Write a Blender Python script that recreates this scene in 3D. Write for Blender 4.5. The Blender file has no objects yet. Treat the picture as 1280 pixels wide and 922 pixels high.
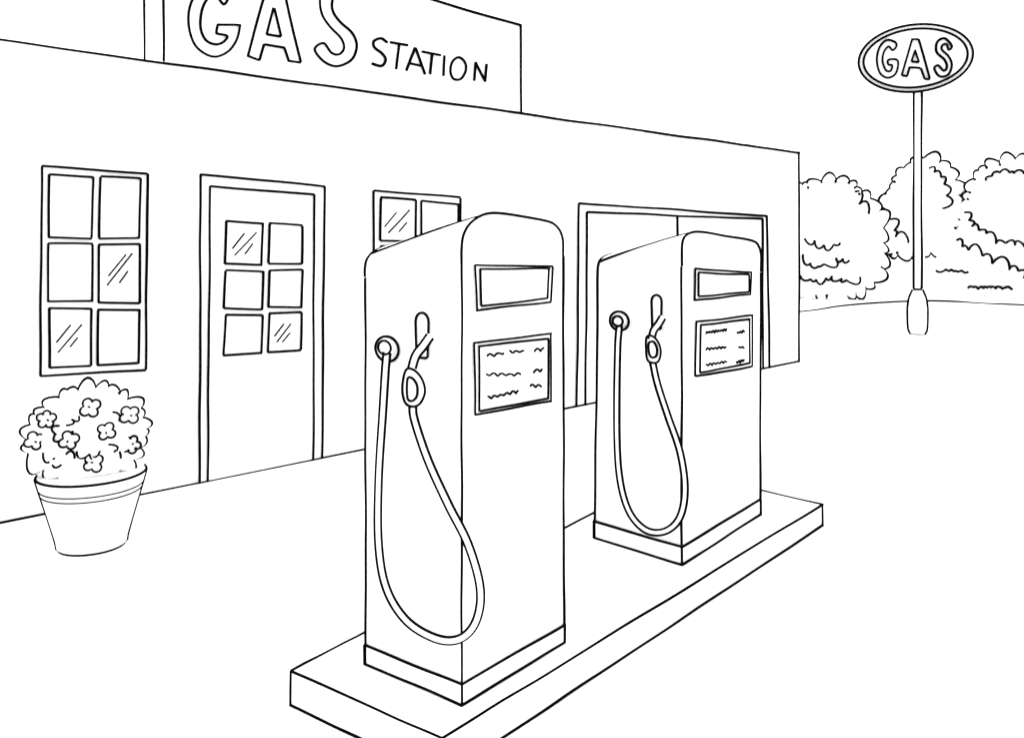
import bpy, math, random
from mathutils import Vector
sc=bpy.context.scene
random.seed(7)
def pm(s):
    return [(float(a)/1000,float(b)/1000) for a,b in (q.split() for q in s.split(','))]
# ---------------- materials (procedural) ----------------
def mat(name,c0,c1,scale=6.0):
    m=bpy.data.materials.new(name);m.use_nodes=True;nt=m.node_tree;nt.nodes.clear()
    o=nt.nodes.new('ShaderNodeOutputMaterial');d=nt.nodes.new('ShaderNodeBsdfDiffuse')
    n=nt.nodes.new('ShaderNodeTexNoise');n.inputs['Scale'].default_value=scale
    r=nt.nodes.new('ShaderNodeValToRGB')
    r.color_ramp.elements[0].color=(*c0,1);r.color_ramp.elements[1].color=(*c1,1)
    t=nt.nodes.new('ShaderNodeTexCoord')
    nt.links.new(t.outputs['Object'],n.inputs['Vector'])
    nt.links.new(n.outputs['Fac'],r.inputs['Fac']);nt.links.new(r.outputs['Color'],d.inputs['Color'])
    nt.links.new(d.outputs[0],o.inputs[0]);return m
WHITE=mat('white_paper',(.90,.90,.90),(.93,.93,.93))
GROUND=mat('white_ground',(.90,.90,.90),(.92,.92,.92),2)
GLASS=mat('white_glass',(.91,.91,.91),(.93,.93,.93),3)
LEAF=mat('white_leaves',(.92,.92,.92),(.95,.95,.95),3)
INK=mat('black_ink',(.001,.001,.001),(.003,.003,.003),20)
# ---------------- helpers ----------------
EYE=Vector((0,0,1.6))
class Fr:
    def __init__(s,o,d,n): s.o=Vector((o[0],o[1],0));s.d=Vector((d[0],d[1],0));s.n=Vector((n[0],n[1],0))
    def __call__(s,a,z,off=0): return s.o+s.d*a+s.n*off+Vector((0,0,z))
def right(d): return (d[1],-d[0])
def empty(name,loc=(0,0,0)):
    e=bpy.data.objects.new(name,None);sc.collection.objects.link(e);return e
def mesh(name,vs,fs,parent,m=WHITE,smooth=False):
    me=bpy.data.meshes.new(name);me.from_pydata([tuple(v) for v in vs],[],fs);me.validate();me.update()
    if smooth:
        for p in me.polygons:p.use_smooth=True
    me.materials.append(m);ob=bpy.data.objects.new(name,me);sc.collection.objects.link(ob)
    if parent:ob.parent=parent
    return ob
def prism(name,pts,fr,o0,o1,parent,m=WHITE):
    n=len(pts);vs=[fr(a,z,o0) for a,z in pts]+[fr(a,z,o1) for a,z in pts]
    fs=[list(range(n)),list(range(2*n-1,n-1,-1))]+[[i,(i+1)%n,n+(i+1)%n,n+i] for i in range(n)]
    return mesh(name,vs,fs,parent,m)
def catmull(p,closed=False,k=7):
    p=[Vector(q) for q in p];n=len(p);out=[]
    rng=range(n) if closed else range(n-1)
    for i in rng:
        if closed:a,b,c,d=p[i-1],p[i],p[(i+1)%n],p[(i+2)%n]
        else:
            b,c=p[i],p[i+1];a=p[i-1] if i>0 else b*2-c;d=p[i+2] if i+2<n else c*2-b
        for j in range(k):
            t=j/k;out.append(.5*((2*b)+(c-a)*t+(2*a-5*b+4*c-d)*t*t+(3*b-a-3*c+d)*t**3))
    if not closed:out.append(p[-1])
    return out
class Ink:
    def __init__(s,parent,name='outline'):
        s.c=bpy.data.curves.new(name,'CURVE');s.c.dimensions='3D';s.c.bevel_depth=1;s.c.bevel_resolution=1
        s.c.use_fill_caps=True;s.c.materials.append(INK)
        ob=bpy.data.objects.new(name,s.c);sc.collection.objects.link(ob);ob.parent=parent
    def path(s,pts,w=1,closed=False,wob=1.0):
        sp=s.c.splines.new('POLY');sp.points.add(len(pts)-1);sp.use_cyclic_u=closed
        ph=[random.uniform(0,6.28) for _ in range(6)];L=0;last=None
        for i,p in enumerate(pts):
            p=Vector(p)
            if last is not None:L+=(p-last).length
            last=p.copy();Y=max(p.y,2.0);px=Y/1090
            if wob:
                f=1/(px*38);e=1.0 if closed is False else min(1,i/4,(len(pts)-1-i)/4)
                a=.36*px*wob*e
                p=p+Vector((math.sin(L*f+ph[0])+.6*math.sin(L*f*2.3+ph[1]),0,math.sin(L*f*1.1+ph[2])+.6*math.sin(L*f*2.1+ph[3])))*a
            wv=1+.08*math.sin(L/(px*60)+ph[4])
            rad=.00150*Y*w*wv*(1.12 if w<.9 else 1)
            p=p+(EYE-p).normalized()*rad*1.1      # stroke stands proud of the surface
            sp.points[i].co=(*p,1);sp.points[i].radius=rad
    def line(s,a,b,w=1,n=None):
        a,b=Vector(a),Vector(b);Y=(a.y+b.y)/2
        n=n or max(2,int((b-a).length/(Y/1090*16)))
        s.path([a.lerp(b,i/n) for i in range(n+1)],w)
    def poly(s,pts,w=1,closed=True):
        n=len(pts)
        for i in range(n if closed else n-1):s.line(pts[i],pts[(i+1)%n],w)
    def smooth(s,pts,w=1,closed=False,k=7):
        s.path(catmull(pts,closed,k),w,closed)
def ell(cx,cz,rx,rz,n=40):
    return [(cx+rx*math.cos(2*math.pi*i/n),cz+rz*math.sin(2*math.pi*i/n)) for i in range(n)]
def tube(name,pts,r,parent,m=WHITE):
    c=bpy.data.curves.new(name,'CURVE');c.dimensions='3D';c.bevel_depth=r;c.bevel_resolution=4;c.use_fill_caps=True
    sp=c.splines.new('POLY');sp.points.add(len(pts)-1)
    for i,p in enumerate(pts):sp.points[i].co=(*p,1)
    c.materials.append(m);ob=bpy.data.objects.new(name,c);sc.collection.objects.link(ob);ob.parent=parent
def lathe(name,prof,cx,cy,parent,m=WHITE,n=48,caps=(1,1)):
    vs=[];fs=[]
    for r,z in prof:
        for i in range(n):
            a=2*math.pi*i/n;vs.append((cx+r*math.cos(a),cy+r*math.sin(a),z))
    for k in range(len(prof)-1):
        for i in range(n):
            j=(i+1)%n;fs.append([k*n+i,k*n+j,(k+1)*n+j,(k+1)*n+i])
    fs.append(list(range(n)));fs.append([(len(prof)-1)*n+i for i in range(n)])
    return mesh(name,vs,fs,parent,m,False)
def ring(ink,cx,cy,r,z,w=1,n=48):
    ink.path([(cx+r*math.cos(2*math.pi*i/n),cy+r*math.sin(2*math.pi*i/n),z) for i in range(n)],w,True,0)
# ---------------- ground ----------------
mesh('ground',[(-400,-60,0),(400,-60,0),(400,700,0),(-400,700,0)],[[0,1,2,3]],None,GROUND)
edge=[(-60,6),(-20,10),(-6,13.5),(3,17.0),(6.4,19.4),(7.9,21.0),(9.32,22.07),(10.6,22.65),(11.49,22.4),(12.49,21.3),(16,19.5),(24,17.5),(60,12)]
edge=[tuple(p)[:2] for p in catmull([(x,y,0) for x,y in edge])]
n=len(edge)
vs=[(x,y,.004) for x,y in edge]+[(x*8,500,.004) for x,y in edge]
lawn=mesh('lawn',vs,[[i,i+1,n+i+1,n+i] for i in range(n-1)],None,GROUND)
Ink(lawn,'lawn_edge').path([(x,y,.01) for x,y in edge if -8<x<40],1.0)
# ---------------- building ----------------
W=Fr((-2.893,4.927),(.7137,.7004),right((.7137,.7004)))
B=empty('gas_station_building')
S0,S1,D=-5.0,9.347,6.0
zt=lambda s:2.731+.0018*s
vs=[W(S0,0),W(S1,0),W(S1,0,-D),W(S0,0,-D),W(S0,zt(S0)),W(S1,zt(S1)),W(S1,zt(S1),-D),W(S0,zt(S0),-D)]
mesh('walls',vs,[[0,1,5,4],[1,2,6,5],[2,3,7,6],[3,0,4,7]],B)
mesh('flat_roof',[v+Vector((0,0,.003)) for v in vs[4:]],[[0,1,2,3]],B)
bi=Ink(B)
top=[W(S0,zt(S0),.005)]+[W(s,zt(s)-.002,.005) for s in (0,2,4,6,8)]+[W(S1,zt(S1),.005)]
bi.poly(top,closed=False)
bi.line(W(S0,.002),W(S1,.002));bi.line(W(S1,0),W(S1,zt(S1)))
bi.line(W(S1,.002,-D),W(S1,.002));bi.line(vs[6],vs[5]);bi.line(vs[2],vs[6]);bi.line(vs[6],vs[7])
def quad(name,pts,o,par,m=WHITE,w=1,fr=W,ink=None):
    prism(name,pts,fr,-.01,o,par,m);(ink or bi).poly([fr(a,z,o) for a,z in pts],w)
def quads(l):return [l[i:i+4] for i in range(0,len(l),4)]
def hatch(l,o,fr=W,ink=None):
    for i in range(0,len(l),2):(ink or bi).line(fr(*l[i],o),fr(*l[i+1],o),.55)
quad('window_frame_1',pm('215 2029,826 2019,816 783,207 809'),.006,B)
for i,q in enumerate(quads(pm('254 1984,499 1982,490 1610,250 1614,541 1985,781 1987,771 1610,532 1610,250 1581,495 1576,495 1232,245 1240,532 1571,776 1575,776 1204,527 1221,254 1202,490 1184,485 841,254 855,527 1177,776 1163,766 828,522 843'))):
    quad('window_pane_%d'%i,q,.010,B,GLASS)
hatch(pm('588 1380,693 1511,578 1321,732 1520,650 1338,703 1411,293 997,372 1096,302 940,435 1096,368 967,413 1021'),.011)
# door
prism('door_frame',pm('1166 5,1172 2032,2117 1994,2096 5'),W,-.01,.006,B)
prism('door_leaf',pm('1221 8,1238 1956,2029 1932,2023 8'),W,-.01,.009,B)
for l in ('1166 3,1172 2032,2117 1994,2096 4','1221 3,1238 1956,2029 1932,2023 0'):
    bi.poly([W(a,z,.009) for a,z in pm(l)],closed=False)
for i,q in enumerate(quads(pm('1351 1729,1622 1717,1609 1428,1339 1439,1671 1717,1930 1704,1924 1427,1658 1438,1345 1395,1622 1383,1616 1116,1333 1143,1671 1387,1930 1387,1924 1116,1658 1131,1345 1099,1616 1078,1609 817,1328 826,1671 1091,1924 1082,1917 812,1658 818'))):
    quad('door_pane_%d'%i,q,.013,B,GLASS)
hatch(pm('1396 1540,1484 1644,1408 1497,1567 1655,1484 1507,1543 1578,1708 926,1783 1011,1726 885,1840 1007,1770 882,1833 945'),.014)
# window 2
quad('window_frame_2',pm('2559 1982,3440 1957,3430 790,2552 790'),.006,B)
for i,(a,b,zt0,zt1) in enumerate(((2619,2964,1929,1921),(3021,3413,1917,1902))):
    for j in range(3):
        h0=(0,-.375,-.75)[j];h1=h0-.335
        quad('window2_pane_%d%d'%(i,j),[(a/1000,zt0/1000+h0),(b/1000,zt1/1000+h0),(b/1000-.005,zt1/1000+h1),(a/1000-.005,zt0/1000+h1)],.010,B,GLASS)
hatch(pm('2657 1700,2773 1814,2688 1656,2899 1843,2796 1663,2875 1740'),.011)
# garage door
prism('garage_door_frame',pm('4913 5,4948 1954,8500 1899,8559 5'),W,-.01,.008,B)
prism('garage_door',pm('5042 8,5066 1872,8384 1858,8403 8'),W,-.01,.011,B)
for l in ('4913 3,4948 1954,8500 1899,8559 -3','5042 -6,5066 1872,8384 1858,8403 3'):
    bi.poly([W(a,z,.011) for a,z in pm(l)],closed=False)
bi.line(W(6.577,1.862,.011),W(6.60,0,.011))
# roof sign
T=.30;zs=lambda s:3.631-(s-.928)*.0318
SG=[(.928,2.70),(.928,zs(.928)),(4.164,zs(4.164)),(4.164,2.70)]
prism('roof_sign_board',SG,W,-T,.003,B)
for o in (.004,-T):
    bi.poly([W(.928,2.74,o),W(.928,zs(.928),o),W(4.164,zs(4.164),o),W(4.164,2.74,o)],closed=False)
for a in (.928,4.164):bi.line(W(a,zs(a),-T),W(a,zs(a),.004))
O=.005
def P(l):return [W(a,z,O) for a,z in pm(l)]
bi.smooth(P('1379 3245,1420 3273,1368 3338,1271 3350,1161 3243,1101 3116,1096 2995,1134 2886,1205 2833,1283 2824,1368 2874,1425 2959,1449 3050,1440 3062,1311 3040,1294 3034,1284 2982,1294 2975,1362 2970,1328 2922,1271 2902,1210 2924,1177 2998,1183 3105,1216 3190,1271 3244,1333 3181'),1.0,True,5)
bi.poly(P('1508 2862,1664 3389,1776 3400,1924 2878,1821 2875,1789 2961,1634 2959,1597 2842'),1.0)
bi.poly(P('1708 3229,1652 3034,1764 3036'),1.0)
bi.smooth(P('2036 2987,2117 2911,2234 2892,2361 2958,2404 3068,2361 3158,2255 3223,2192 3290,2185 3365,2220 3431,2290 3457,2340 3419,2404 3480,2340 3552,2220 3538,2117 3452,2083 3346,2103 3244,2172 3168,2262 3105,2290 3038,2248 2984,2178 2985,2110 3045'),1.0,True,5)
bi.smooth(P('2688 3143,2627 3164,2559 3129,2566 3081,2634 3047,2672 3003,2634 2948,2544 2954'),1.08)
for l in ('2711 3147,2883 3149','2804 3149,2773 2942','2875 2944,2964 3142,3062 2943','2907 3005,3029 3003','3029 3120,3222 3122','3137 3123,3112 2950','3265 3122,3256 2955','3594 2959,3612 3119,3724 2969,3742 3123'):
    bi.poly(P(l),1.08,False)
bi.smooth(P('3422 3132,3494 3095,3503 3029,3449 2954,3369 2944,3334 2999,3352 3082'),1.08,True)
# ---------------- island ----------------
IS=empty('pump_island')
C=[(-.762,3.0),(-.209,2.593),(1.74,4.888),(1.049,5.605)]
vs=[Vector((x,y,z)) for z in (0,.12) for x,y in C]
mesh('concrete_kerb',vs,[[0,1,5,4],[1,2,6,5],[2,3,7,6],[3,0,4,7],[4,5,6,7]],IS)
ii=Ink(IS)
for i in range(4):
    j=(i+1)%4
    ii.line(vs[4+i],vs[4+j]);ii.line(vs[i]+Vector((0,0,.002)),vs[j]+Vector((0,0,.002)));ii.line(vs[i],vs[4+i])
# ---------------- pumps ----------------
def pump(F,df,ds,Wd,L,top,rearmap,lean,plz,disp,pan,squig,ringc,slot,guard,hose,handle,swapk):
    E=empty('gas_pump')
    k=Ink(E)
    FF=Fr(F,df,right(df));FS=Fr(F,ds,(-ds[1]*1,ds[0]*1))
    if FS.n.dot(Vector((0,-1,0)))<0:FS.n=-FS.n
    R=Fr((F[0]+ds[0]*L,F[1]+ds[1]*L),df,right(df))
    HO=Fr((F[0]-df[0]*.04,F[1]-df[1]*.04),ds,tuple(FS.n)[:2])
    tp=[tuple(p)[:2] for p in catmull([(a,z,0) for a,z in top],False,6)]
    prof=[(0,.12)]+tp+[(Wd,.12)]
    def rm(a,z):
        t=min(1,max(0,(z-.12)/(1.40)))
        return (a+lean*t,rearmap(z))
    rprof=[rm(a,z) for a,z in prof]
    n=len(prof);fv=[FF(a,z) for a,z in prof];rv=[R(a,z) for a,z in rprof]
    fs=[list(range(n)),list(range(2*n-1,n-1,-1))]+[[i,i+1,n+i+1,n+i] for i in range(n-1)]
    mesh('body',fv+rv,fs,E)
    # plinth
    q=.003
    def bp(z,g):
        return [FF(-g,z,g),FF(Wd+g,z,g),R(Wd+g,z,-g),R(-g,z,-g)]
    b0,b1=bp(.121,q),bp(plz,q)
    mesh('plinth',b0+b1,[[0,1,5,4],[1,2,6,5],[2,3,7,6],[3,0,4,7],[4,5,6,7]],E)
    for i in range(4):
        j=(i+1)%4;k.line(b0[i]+Vector((0,0,.002)),b0[j]+Vector((0,0,.002)));k.line(b1[i],b1[j]);k.line(b0[i],b1[i])
    # outlines
    k.path(fv[1:-1],1.05);k.line(fv[0],fv[1],1.05);k.line(fv[-1],fv[-2],1.05)
    k.path(rv[1:-1],1.0);k.line(rv[0],rv[1],1.0);k.line(rv[-1],rv[-2],1.0)
    # ridge where shoulder turns into roof
    i0,i1=swapk
    pts=[]
    for s in range(13):
        t=s/12;x=i0+(i1-i0)*t;a=int(x);u=x-a
        p=fv[a].lerp(fv[a+1],u);r=rv[a].lerp(rv[a+1],u);pts.append(p.lerp(r,t)+Vector((0,0,.001)))
    k.path(pts,1.05)
    for nm,l in (('display',disp),('price_panel',pan)):
        l=pm(l)
        prism(nm+'_frame',l[:4],FF,-.01,.006,E);prism(nm,l[4:],FF,-.01,.009,E,GLASS)
        k.poly([FF(a,z,.006) for a,z in l[:4]],.92);k.poly([FF(a,z,.009) for a,z in l[4:]],.92)
    sq=pm(squig)
    for i in range(0,len(sq),2):
        a,b=sq[i],sq[i+1];N=max(8,int((b[0]-a[0])/.006));ph=random.uniform(0,6);bump=random.uniform(.42,.6)
        k.path([FF(a[0]+(b[0]-a[0])*t/N,a[1]+(b[1]-a[1])*t/N+.0045*(abs(math.sin(ph+t*bump))*2-1)*(1+.4*math.sin(t*.31+ph)),.010) for t in range(N+1)],.75,False,.3)
    # hose socket
    (rc,rr,hc,hr)=ringc
    e=ell(*rc,*rr);prism('hose_socket',e,FS,-.01,.006,E);k.path([FS(a,z,.007) for a,z in e],1,True,0)
    # slot
    sx0,sx1,sz0,sz1=slot;rx=(sx1-sx0)/2;cx=(sx0+sx1)/2
    sl=[(cx+rx*math.cos(t*math.pi/8),sz1-.03+.03*math.sin(t*math.pi/8)) for t in range(9)]+[(sx0+.004,sz0+.006),(sx0+.012,sz0),(sx1-.012,sz0),(sx1-.004,sz0+.006)]
    prism('nozzle_holder',sl,FS,-.01,.005,E);k.path([FS(a,z,.006) for a,z in sl],1,True,0)
    # hose
    view=(Vector((0,0,1.3))-Vector((F[0],F[1],.9))).normalized()
    def cable(name,pts,r,w=1,caps=False):
        pts=catmull([HO(a,z,0) for a,z in pts],False,8)
        tube(name,pts,r,E)
        for sg in (1,-1):
            l=[]
            for i,p in enumerate(pts):
                tg=(pts[min(i+1,len(pts)-1)]-pts[max(i-1,0)]).normalized()
                b=tg.cross(view).normalized();l.append(p+b*sg*(r-.0002)+view*.003)
            k.path(l,w,False,.3)
        return pts
    hp=pm(hose)
    cable('hose',hp,.0115*guard[2])
    sb=ell(*hc,*hr,24)
    cp=[FS(rc[0],rc[1],0),HO(hc[0],hc[1],0)]
    tube('hose_collar',[cp[0],cp[1]+HO.n*.006],hr[1]*.9,E)
    k.path([HO(a,z,.012) for a,z in sb][:],1,True,0)
    prism('hose_cap',sb,HO,-.01,.010,E)
    # nozzle : curved spout going into the holder, D-shaped trigger guard below it
    cable('nozzle_spout',pm(handle),.0125*guard[2])
    a=[tuple(p)[:2] for p in catmull([(x,z,0) for x,z in pm(guard[0])],True,5)]
    b=[tuple(p)[:2] for p in catmull([(x,z,0) for x,z in pm(guard[1])],True,5)]
    cxg=sum(p[0] for p in b)/len(b);czg=sum(p[1] for p in b)/len(b)
    def resamp(l,N=36):
        out=[]
        for i in range(N):
            an=-math.pi+2*math.pi*i/N
            out.append(min(l,key=lambda p:abs((math.atan2(p[1]-czg,p[0]-cxg)-an+math.pi)%(2*math.pi)-math.pi)))
        return out
    N=36;a2,b2=resamp(catmull([(x,z,0) for x,z in a],True,4)),resamp(catmull([(x,z,0) for x,z in b],True,4))
    a2=[(p[0],p[1]) for p in a2];b2=[(p[0],p[1]) for p in b2]
    vs=[HO(*p,.006) for p in a2]+[HO(*p,.006) for p in b2]+[HO(*p,.018) for p in a2]+[HO(*p,.018) for p in b2]
    fs=[]
    for i in range(N):
        j=(i+1)%N;fs+=[[i,j,N+j,N+i],[2*N+i,3*N+i,3*N+j,2*N+j],[i,2*N+i,2*N+j,j],[N+i,N+j,3*N+j,3*N+i]]
    mesh('nozzle_trigger_guard',vs,fs,E)
    for q in (a,b):k.path([HO(*p,.019) for p in q],.95,True,0)
    return E
pump((-.160,2.777),(.6326,.7744),(-.7953,.6062),.556,.441,
 pm('0 1524,0 1575,11 1620,50 1659,129 1687,254 1687,434 1671,506 1652,546 1609,551 1541'),
 lambda z: 1.470+(z-1.524)*.70 if z>1.524 else .12+(z-.12)*(1.35/1.404),-.003,.188,
 '57 1520,477 1505,468 1378,65 1372,81 1506,453 1497,444 1391,85 1386',
 '53 1269,468 1263,468 1021,57 1036,73 1257,448 1247,448 1033,77 1046',
 '112 1219,198 1221,228 1221,306 1216,365 1213,420 1213,108 1159,288 1138,360 1140,411 1140,116 1082,275 1082,342 1092,406 1084',
 ((.330,1.229),(.056,.043),(.294,1.241),(.030,.023)),(.138,.197,1.212,1.361),
 ('189 1176,153 1180,117 1155,103 1115,125 1074,163 1060,194 1072,205 1118','181 1147,160 1152,139 1132,139 1098,160 1079,181 1087',1.0),
 '294 1225,303 1150,315 1007,334 789,334 572,296 433,203 350,72 328,-29 356,-94 428,-110 531,-62 656,21 765,107 891,167 1012,176 1060',
 '100 1290,128 1258,162 1222,184 1165',(26,16))
pump((.773,3.973),(.6120,.7908),(-.7070,.7072),.923,.513,
 pm('0 1480,0 1527,8 1589,48 1622,164 1638,460 1624,813 1596,901 1566,934 1514,930 1427'),
 lambda z: 1.425+(z-1.527)*.93 if z>1.527 else .12+(z-.12)*(1.305/1.407),.030,.204,
 '122 1466,792 1431,781 1314,122 1320,156 1446,750 1420,750 1328,156 1337',
 '139 1218,803 1203,803 932,131 964,181 1200,760 1185,760 954,173 978',
 '233 1158,470 1154,596 1127,687 1128,233 1081,460 1067,616 1052,687 1045,233 1005,470 994,586 977,687 978',
 ((.353,1.209),(.058,.046),(.332,1.213),(.030,.024)),(.106,.164,1.186,1.345),
 ('158 1153,122 1157,91 1131,78 1090,91 1046,122 1035,154 1046,162 1098','145 1124,118 1131,100 1102,105 1068,131 1061,145 1083',1.12),
 '332 1190,342 1060,347 678,327 451,270 311,173 250,65 272,-13 355,-39 487,-13 644,52 797,109 936,138 1038',
 '82 1246,104 1214,132 1180,142 1140',(25,14))
# ---------------- street sign ----------------
G=empty('gas_sign_on_pole')
od=(.9067,-.4217);OF=Fr((6.884,14.80),od,(-.4217,-.9067))
gi=Ink(G)
lathe('pole',[(.055,.74),(.055,4.3)],6.884,14.8,G,n=20)
bp=[(.07,0),(.11,.02),(.138,.09),(.146,.2),(.148,.45),(.125,.62),(.072,.76),(.04,.77)]
lathe('pole_base',bp,6.884,14.8,G,n=32)
for sg in (1,-1):
    gi.line(OF(sg*.060,.77),OF(sg*.060,4.10),.95)
gi.smooth([OF(-r-.004,z) for r,z in bp[::-1][1:]]+[OF(0,-.015,.1)]+[OF(r+.004,z) for r,z in bp[:-1]],.95)
gi.line(OF(-.07,.765,.07),OF(.07,.765,.07),.95)
e=ell(-.049,4.675,.880,.570,56);prism('sign_board',e,OF,.02,.07,G)
gi.path([OF(a,z,.07) for a,z in e],1.0,True,0)
gi.path([OF(a,z,.073) for a,z in ell(-.049,4.675,.80,.495,56)],.95,True,0)
def Q(l):return [OF(a*.97,4.675+(z-4.72)*.97,.078) for a,z in pm(l)]
gi.smooth(Q('-361 5029,-499 5070,-614 4943,-652 4726,-601 4500,-474 4407,-348 4480,-323 4697,-474 4724,-474 4641,-411 4622,-436 4528,-512 4548,-563 4718,-537 4881,-462 4970,-398 4896,-336 4958'),.92,True,5)
gi.poly(Q('-248 4431,-86 5057,12 5048,196 4341,110 4348,49 4542,-124 4570,-161 4410'),.92)
gi.poly(Q('-37 4862,-99 4664,25 4639'),.92)
gi.smooth(Q('533 4876,426 5020,305 4965,293 4791,414 4646,450 4522,402 4459,317 4560,257 4511,341 4370,474 4386,533 4542,486 4693,378 4824,390 4903,450 4911,486 4814'),.92,True,5)
# ---------------- foliage ----------------
def area(p):return sum(p[i-1][0]*p[i][1]-p[i][0]*p[i-1][1] for i in range(len(p)))/2
def scallop(pts,size,closed=True,out=1,var=.6,hgt=.5,hook=.4):
    """short leafy arcs that follow the path"""
    arcs=[];n=len(pts);m=n if closed else n-1
    for i in range(m):
        a=Vector(pts[i]);b=Vector(pts[(i+1)%n]);L=(b-a).length;c=max(1,round(L/size*random.uniform(.8,1.2)));cuts=[0]
        for j in range(1,c):cuts.append((j+random.uniform(-var,var)*.55)/c)
        cuts.append(1);d=(b-a).normalized();nn=Vector((d.y,-d.x))*out
        pr=a
        for j in range(c):
            p=pr if j else a;q=a.lerp(b,cuts[j+1])
            if 0<j+1<c:q=q+nn*size*random.uniform(-.18,.22)
            pr=q;l=max((q-p).length,size*.3);h=l*hgt*random.uniform(.65,1.35)
            sk=random.uniform(-.28,.28);arc=[]
            for t in range(9):
                u=t/8;w=math.sin(math.pi*u)**.7;arc.append(p.lerp(q,u)+d*l*sk*w+nn*h*w)
            if random.random()<hook:
                arc.append(q-nn*h*.22+d*l*.02)
                arcs.append((i,arc,1))
            else:arcs.append((i,arc,0))
    return arcs
class Crown:
    def __init__(s,name,poly,fr,depth,size,E,ink,inkedges=None,w=1,hgt=.5,hook=.4):
        if area(poly)<0:poly=poly[::-1]
        arcs=scallop(poly,size,True,1,hgt=hgt,hook=hook)
        bd=[p for i,a,h in arcs for p in (a[:-1] if not h else a[:-2])]
        cx=sum(p[0] for p in poly)/len(poly);cz=(min(p[1] for p in poly)+max(p[1] for p in poly))/2
        s.c=Vector((cx,cz));s.bd=bd;s.depth=depth;s.fr=fr;s.ink=ink
        n=len(bd);sm=[]
        H=14
        for i in range(n):
            v=Vector((0,0))
            for j in range(-H,H+1):v+=bd[(i+j)%n]
            sm.append(v/(2*H+1))
        ks=[1,.985,.94,.86,.74,.58,.38,.18];vs=[];fs=[]
        for sgn in (1,-1):
            base=len(vs)
            for k in ks:
                o=depth*math.sqrt(1-k*k)*sgn;mix=max(0,1-(1-k)*7)
                for p,ps in zip(bd,sm):
                    q=s.c+(ps.lerp(p,mix)-s.c)*k
                    vs.append(fr(q.x,q.y,o))
            vs.append(fr(s.c.x,s.c.y,depth*sgn));ce=len(vs)-1
            for r in range(len(ks)-1):
                for i in range(n):
                    j=(i+1)%n;fs.append([base+r*n+i,base+r*n+j,base+(r+1)*n+j,base+(r+1)*n+i])
            r=len(ks)-1
            for i in range(n):fs.append([base+r*n+i,base+r*n+(i+1)%n,ce])
        mesh(name,vs,fs,E,LEAF)
        for i,a,h in arcs:
            if inkedges is None or inkedges(sum((p for p in a),Vector((0,0)))/len(a)):
                # the stroke sits just outside the leaf edge
                ink.path([fr(*(p+(p-s.c).normalized()*fr.o.y*.0006),depth*.03)if not(h and p is a[-1]) else s.put(p) for p in a],w,False,0)
    def off(s,p):
        v=p-s.c;an=math.atan2(v.y,v.x);best=None
        for q in s.bd:
            w=q-s.c;d=abs((math.atan2(w.y,w.x)-an+math.pi)%(2*math.pi)-math.pi)
            if best is None or d<best[0]:best=(d,w.length)
        k=min(.999,v.length/best[1]);return s.depth*math.sqrt(1-k*k)+.03*s.depth
    def put(s,p,extra=0):
        o=s.off(p)+extra;R=(s.fr(0,1.6,0)-EYE).length;f=1-o/R
        return s.fr(p.x*f,1.6+(p.y-1.6)*f,o)
    def squig(s,pts,size,w=.9,out=1,hgt=.5):
        for i,a,h in scallop([(x/1000,y/1000) for x,y in pts],size,False,out,.6,hgt):
            s.ink.path([s.put(p) for p in a],w,False,0)
def trunk(E,fr,s0,h,r):
    b=fr(s0,0);lathe('trunk',[(r*1.4,0),(r,.4),(r*.7,h)],b.x,b.y,E,n=12)
    for k in range(5):
        a=k*1.3;t=b+Vector((0,0,h*(.5+.1*k)))
        tube('limb_%d'%k,[t,t+Vector((.5*math.cos(a),.3*math.sin(a),.5))],r*.4,E)
fA=Fr((8.839,23.5),(.9360,-.3521),(-.3521,-.9360));fB=Fr((11.697,25.0),(.9058,-.4238),(-.4238,-.9058));fC=Fr((13.431,24.0),(.8726,-.4884),(-.4884,-.8726))
tA=empty('tree');kA=Ink(tA)
cA=Crown('crown',pm('-1233 3005,-817 3060,-467 3170,-101 3200,241 3150,501 2850,738 2700,900 2350,1060 1918,1060 1282,1052 852,800 481,381 160,0 60,-962 120,-1443 100'),fA,.6,.28,tA,kA,lambda p:p.y>.35 or p.x>-.6)
cA.squig([(-909,1643),(-646,1600),(-404,1470),(0,1535)],.25)
cA.squig([(-950,1211),(-767,952),(-404,952),(-101,1125),(242,1060)],.25)
cA.squig([(-1010,628),(-606,520),(-202,628),(161,520),(500,620)],.25)
cA.squig([(380,2900),(480,2560),(720,2300)],.24,.9,-1)
trunk(tA,fA,0,2.2,.16)
tB=empty('tree');kB=Ink(tB)
cB=Crown('crown',pm('-800 1185,-900 1833,-860 2487,-900 2950,-694 3050,-600 3450,-418 3660,-167 3720,104 3930,515 3820,760 3650,830 3293,970 2838,1020 2387,930 1938,990 1375,0 1187'),fB,.6,.28,tB,kB)
cB.squig([(228,3640),(540,3386),(680,2860),(620,2500)],.27,.9,-1)
cB.squig([(-780,2200),(-640,1700),(-300,1560)],.26,.9,-1)
trunk(tB,fB,0,2.4,.17)
tC=empty('tree');kC=Ink(tC)
cC=Crown('crown',pm('-1792 687,-1181 1600,-1000 1937,-840 2452,-760 2943,-620 3300,-330 3640,0 3720,381 3780,942 3740,1450 3308,1650 2025,1581 415,287 200,-1609 260'),fC,.6,.28,tC,kC,lambda p:p.y>1.75)
cC.squig([(-1060,1600),(-772,1306),(-425,1154),(-193,944),(232,834),(579,588),(1000,500)],.26,.9,-1)
cC.squig([(-869,2370),(-675,1996),(-347,1776),(-96,1490),(579,1424),(900,1400)],.26,.9,-1)
cC.squig([(-330,3250),(0,3460),(579,3400)],.24,.9,-1,.4)
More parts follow.
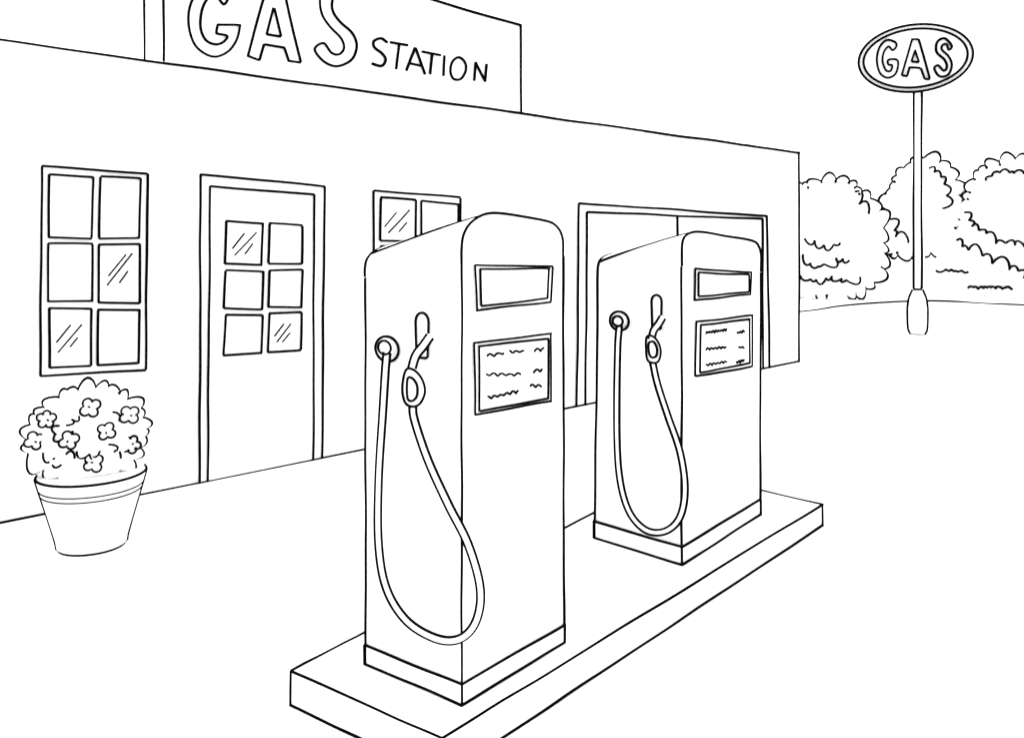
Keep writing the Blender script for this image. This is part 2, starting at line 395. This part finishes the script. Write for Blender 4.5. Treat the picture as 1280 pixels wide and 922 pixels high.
cC.squig([(-1583,740),(-1200,780),(-772,716)],.13,.85,1,.3);cC.squig([(-772,256),(-300,276),(290,246)],.13,.85,-1,.3)
trunk(tC,fC,0,2.3,.17)
# ---------------- flower pot ----------------
PT=empty('potted_flower_bush');k=Ink(PT)
BF=Fr((-2.214,4.57),(.9,.4359),(.4359,-.9))
pc=BF(.012,0)
prof=[(.150,0),(.166,.012),(.172,.05),(.262,.375),(.262,.382),(.255,.384)]
lathe('pot',prof,pc.x,pc.y,PT,n=64)
def half(r,z,w):
    k.path([pc+BF.d*(r*math.cos(t*math.pi/30))+BF.n*(r*math.sin(t*math.pi/30))+Vector((0,0,z)) for t in range(-2,33)],w,False,0)
half(.157,.003,.95);half(.263,.381,1);half(.2465,.316,.5);half(.2395,.290,.5)
for sg in (1,-1):
    k.smooth([pc+BF.d*sg*(r+.003)+Vector((0,0,z)) for r,z in prof[:4]])
e=ell(-.004,.592,.272,.238,13)
cr=Crown('bush',[(x*(1+.04*math.sin(i*2.1)),z+.012*math.sin(i*3.3)) for i,(x,z) in enumerate(e)],BF,.2,.066,PT,k,hgt=.55,hook=.3)
for x,z in pm('-200 680,4 722,192 668,-254 575,-97 562,80 592,200 510,19 430'):
    ph=random.uniform(0,6.28);pet=random.choice((4,4,5));pts=[];c=Vector((x,z));R=.046*random.uniform(.94,1.06)
    for q in range(pet):
        a0=ph+2*math.pi*q/pet+random.uniform(-.12,.12);pr=R*(.50 if pet==4 else .42)*random.uniform(.93,1.07)
        pcn=Vector((math.cos(a0),math.sin(a0)))*(R*.62)
        for t in range(9):
            an=a0-1.9+3.8*t/8;pts.append(c+pcn+Vector((math.cos(an),math.sin(an)))*pr)
    o=cr.off(c)+.02;f=1-o/5.08
    L=lambda p,e=0:BF(p.x*f,1.6+(p.y-1.6)*f,o+e)
    n=len(pts);vs=[L(p) for p in pts]+[L(p,-.03) for p in pts]+[L(c)]
    mesh('flower',vs,[[i,(i+1)%n,2*n] for i in range(n)]+[[i,(i+1)%n,n+(i+1)%n,n+i] for i in range(n)],PT,LEAF)
    k.path([L(p,.003) for p in pts],.8,True,0)
    a=ph;k.path([L(c+Vector((math.cos(a+q*40),math.sin(a+q*40)))*q,.003) for q in (.002,.008,.015)],.62,False,0)
for l,sg in (([(-140,640),(-160,600),(-130,565),(-80,610)],1),([(-110,640),(-85,670),(-50,680)],1),([(110,690),(140,640)],-1),([(-60,500),(0,480),(50,490)],1),([(90,520),(120,480),(150,440)],-1),([(-215,510),(-170,470),(-130,440)],1),([(-110,490),(-70,470)],-1)):
    cr.squig(l,.055,.8,sg)
# ---------------- light, world, camera ----------------
w=bpy.data.worlds.new('World');sc.world=w;w.use_nodes=True
bg=w.node_tree.nodes['Background'];bg.inputs[0].default_value=(1,1,1,1);bg.inputs[1].default_value=2.0
sd=bpy.data.lights.new('overcast_sun','SUN');sd.energy=.6;sd.angle=math.radians(60)
so=bpy.data.objects.new('overcast_sun',sd);so.rotation_euler=(math.radians(40),math.radians(5),math.radians(-10));sc.collection.objects.link(so)
cd=bpy.data.cameras.new('Camera');cam=bpy.data.objects.new('Camera',cd);sc.collection.objects.link(cam)
cam.location=(0,0,1.6);cam.rotation_euler=(math.pi/2,0,0)
cd.sensor_width=36;cd.lens=1090/1280*36;cd.shift_y=-161/1280;cd.clip_end=3000;cd.clip_start=.05
sc.camera=cam
sc.view_settings.view_transform='Standard';sc.view_settings.look='None';sc.view_settings.exposure=0
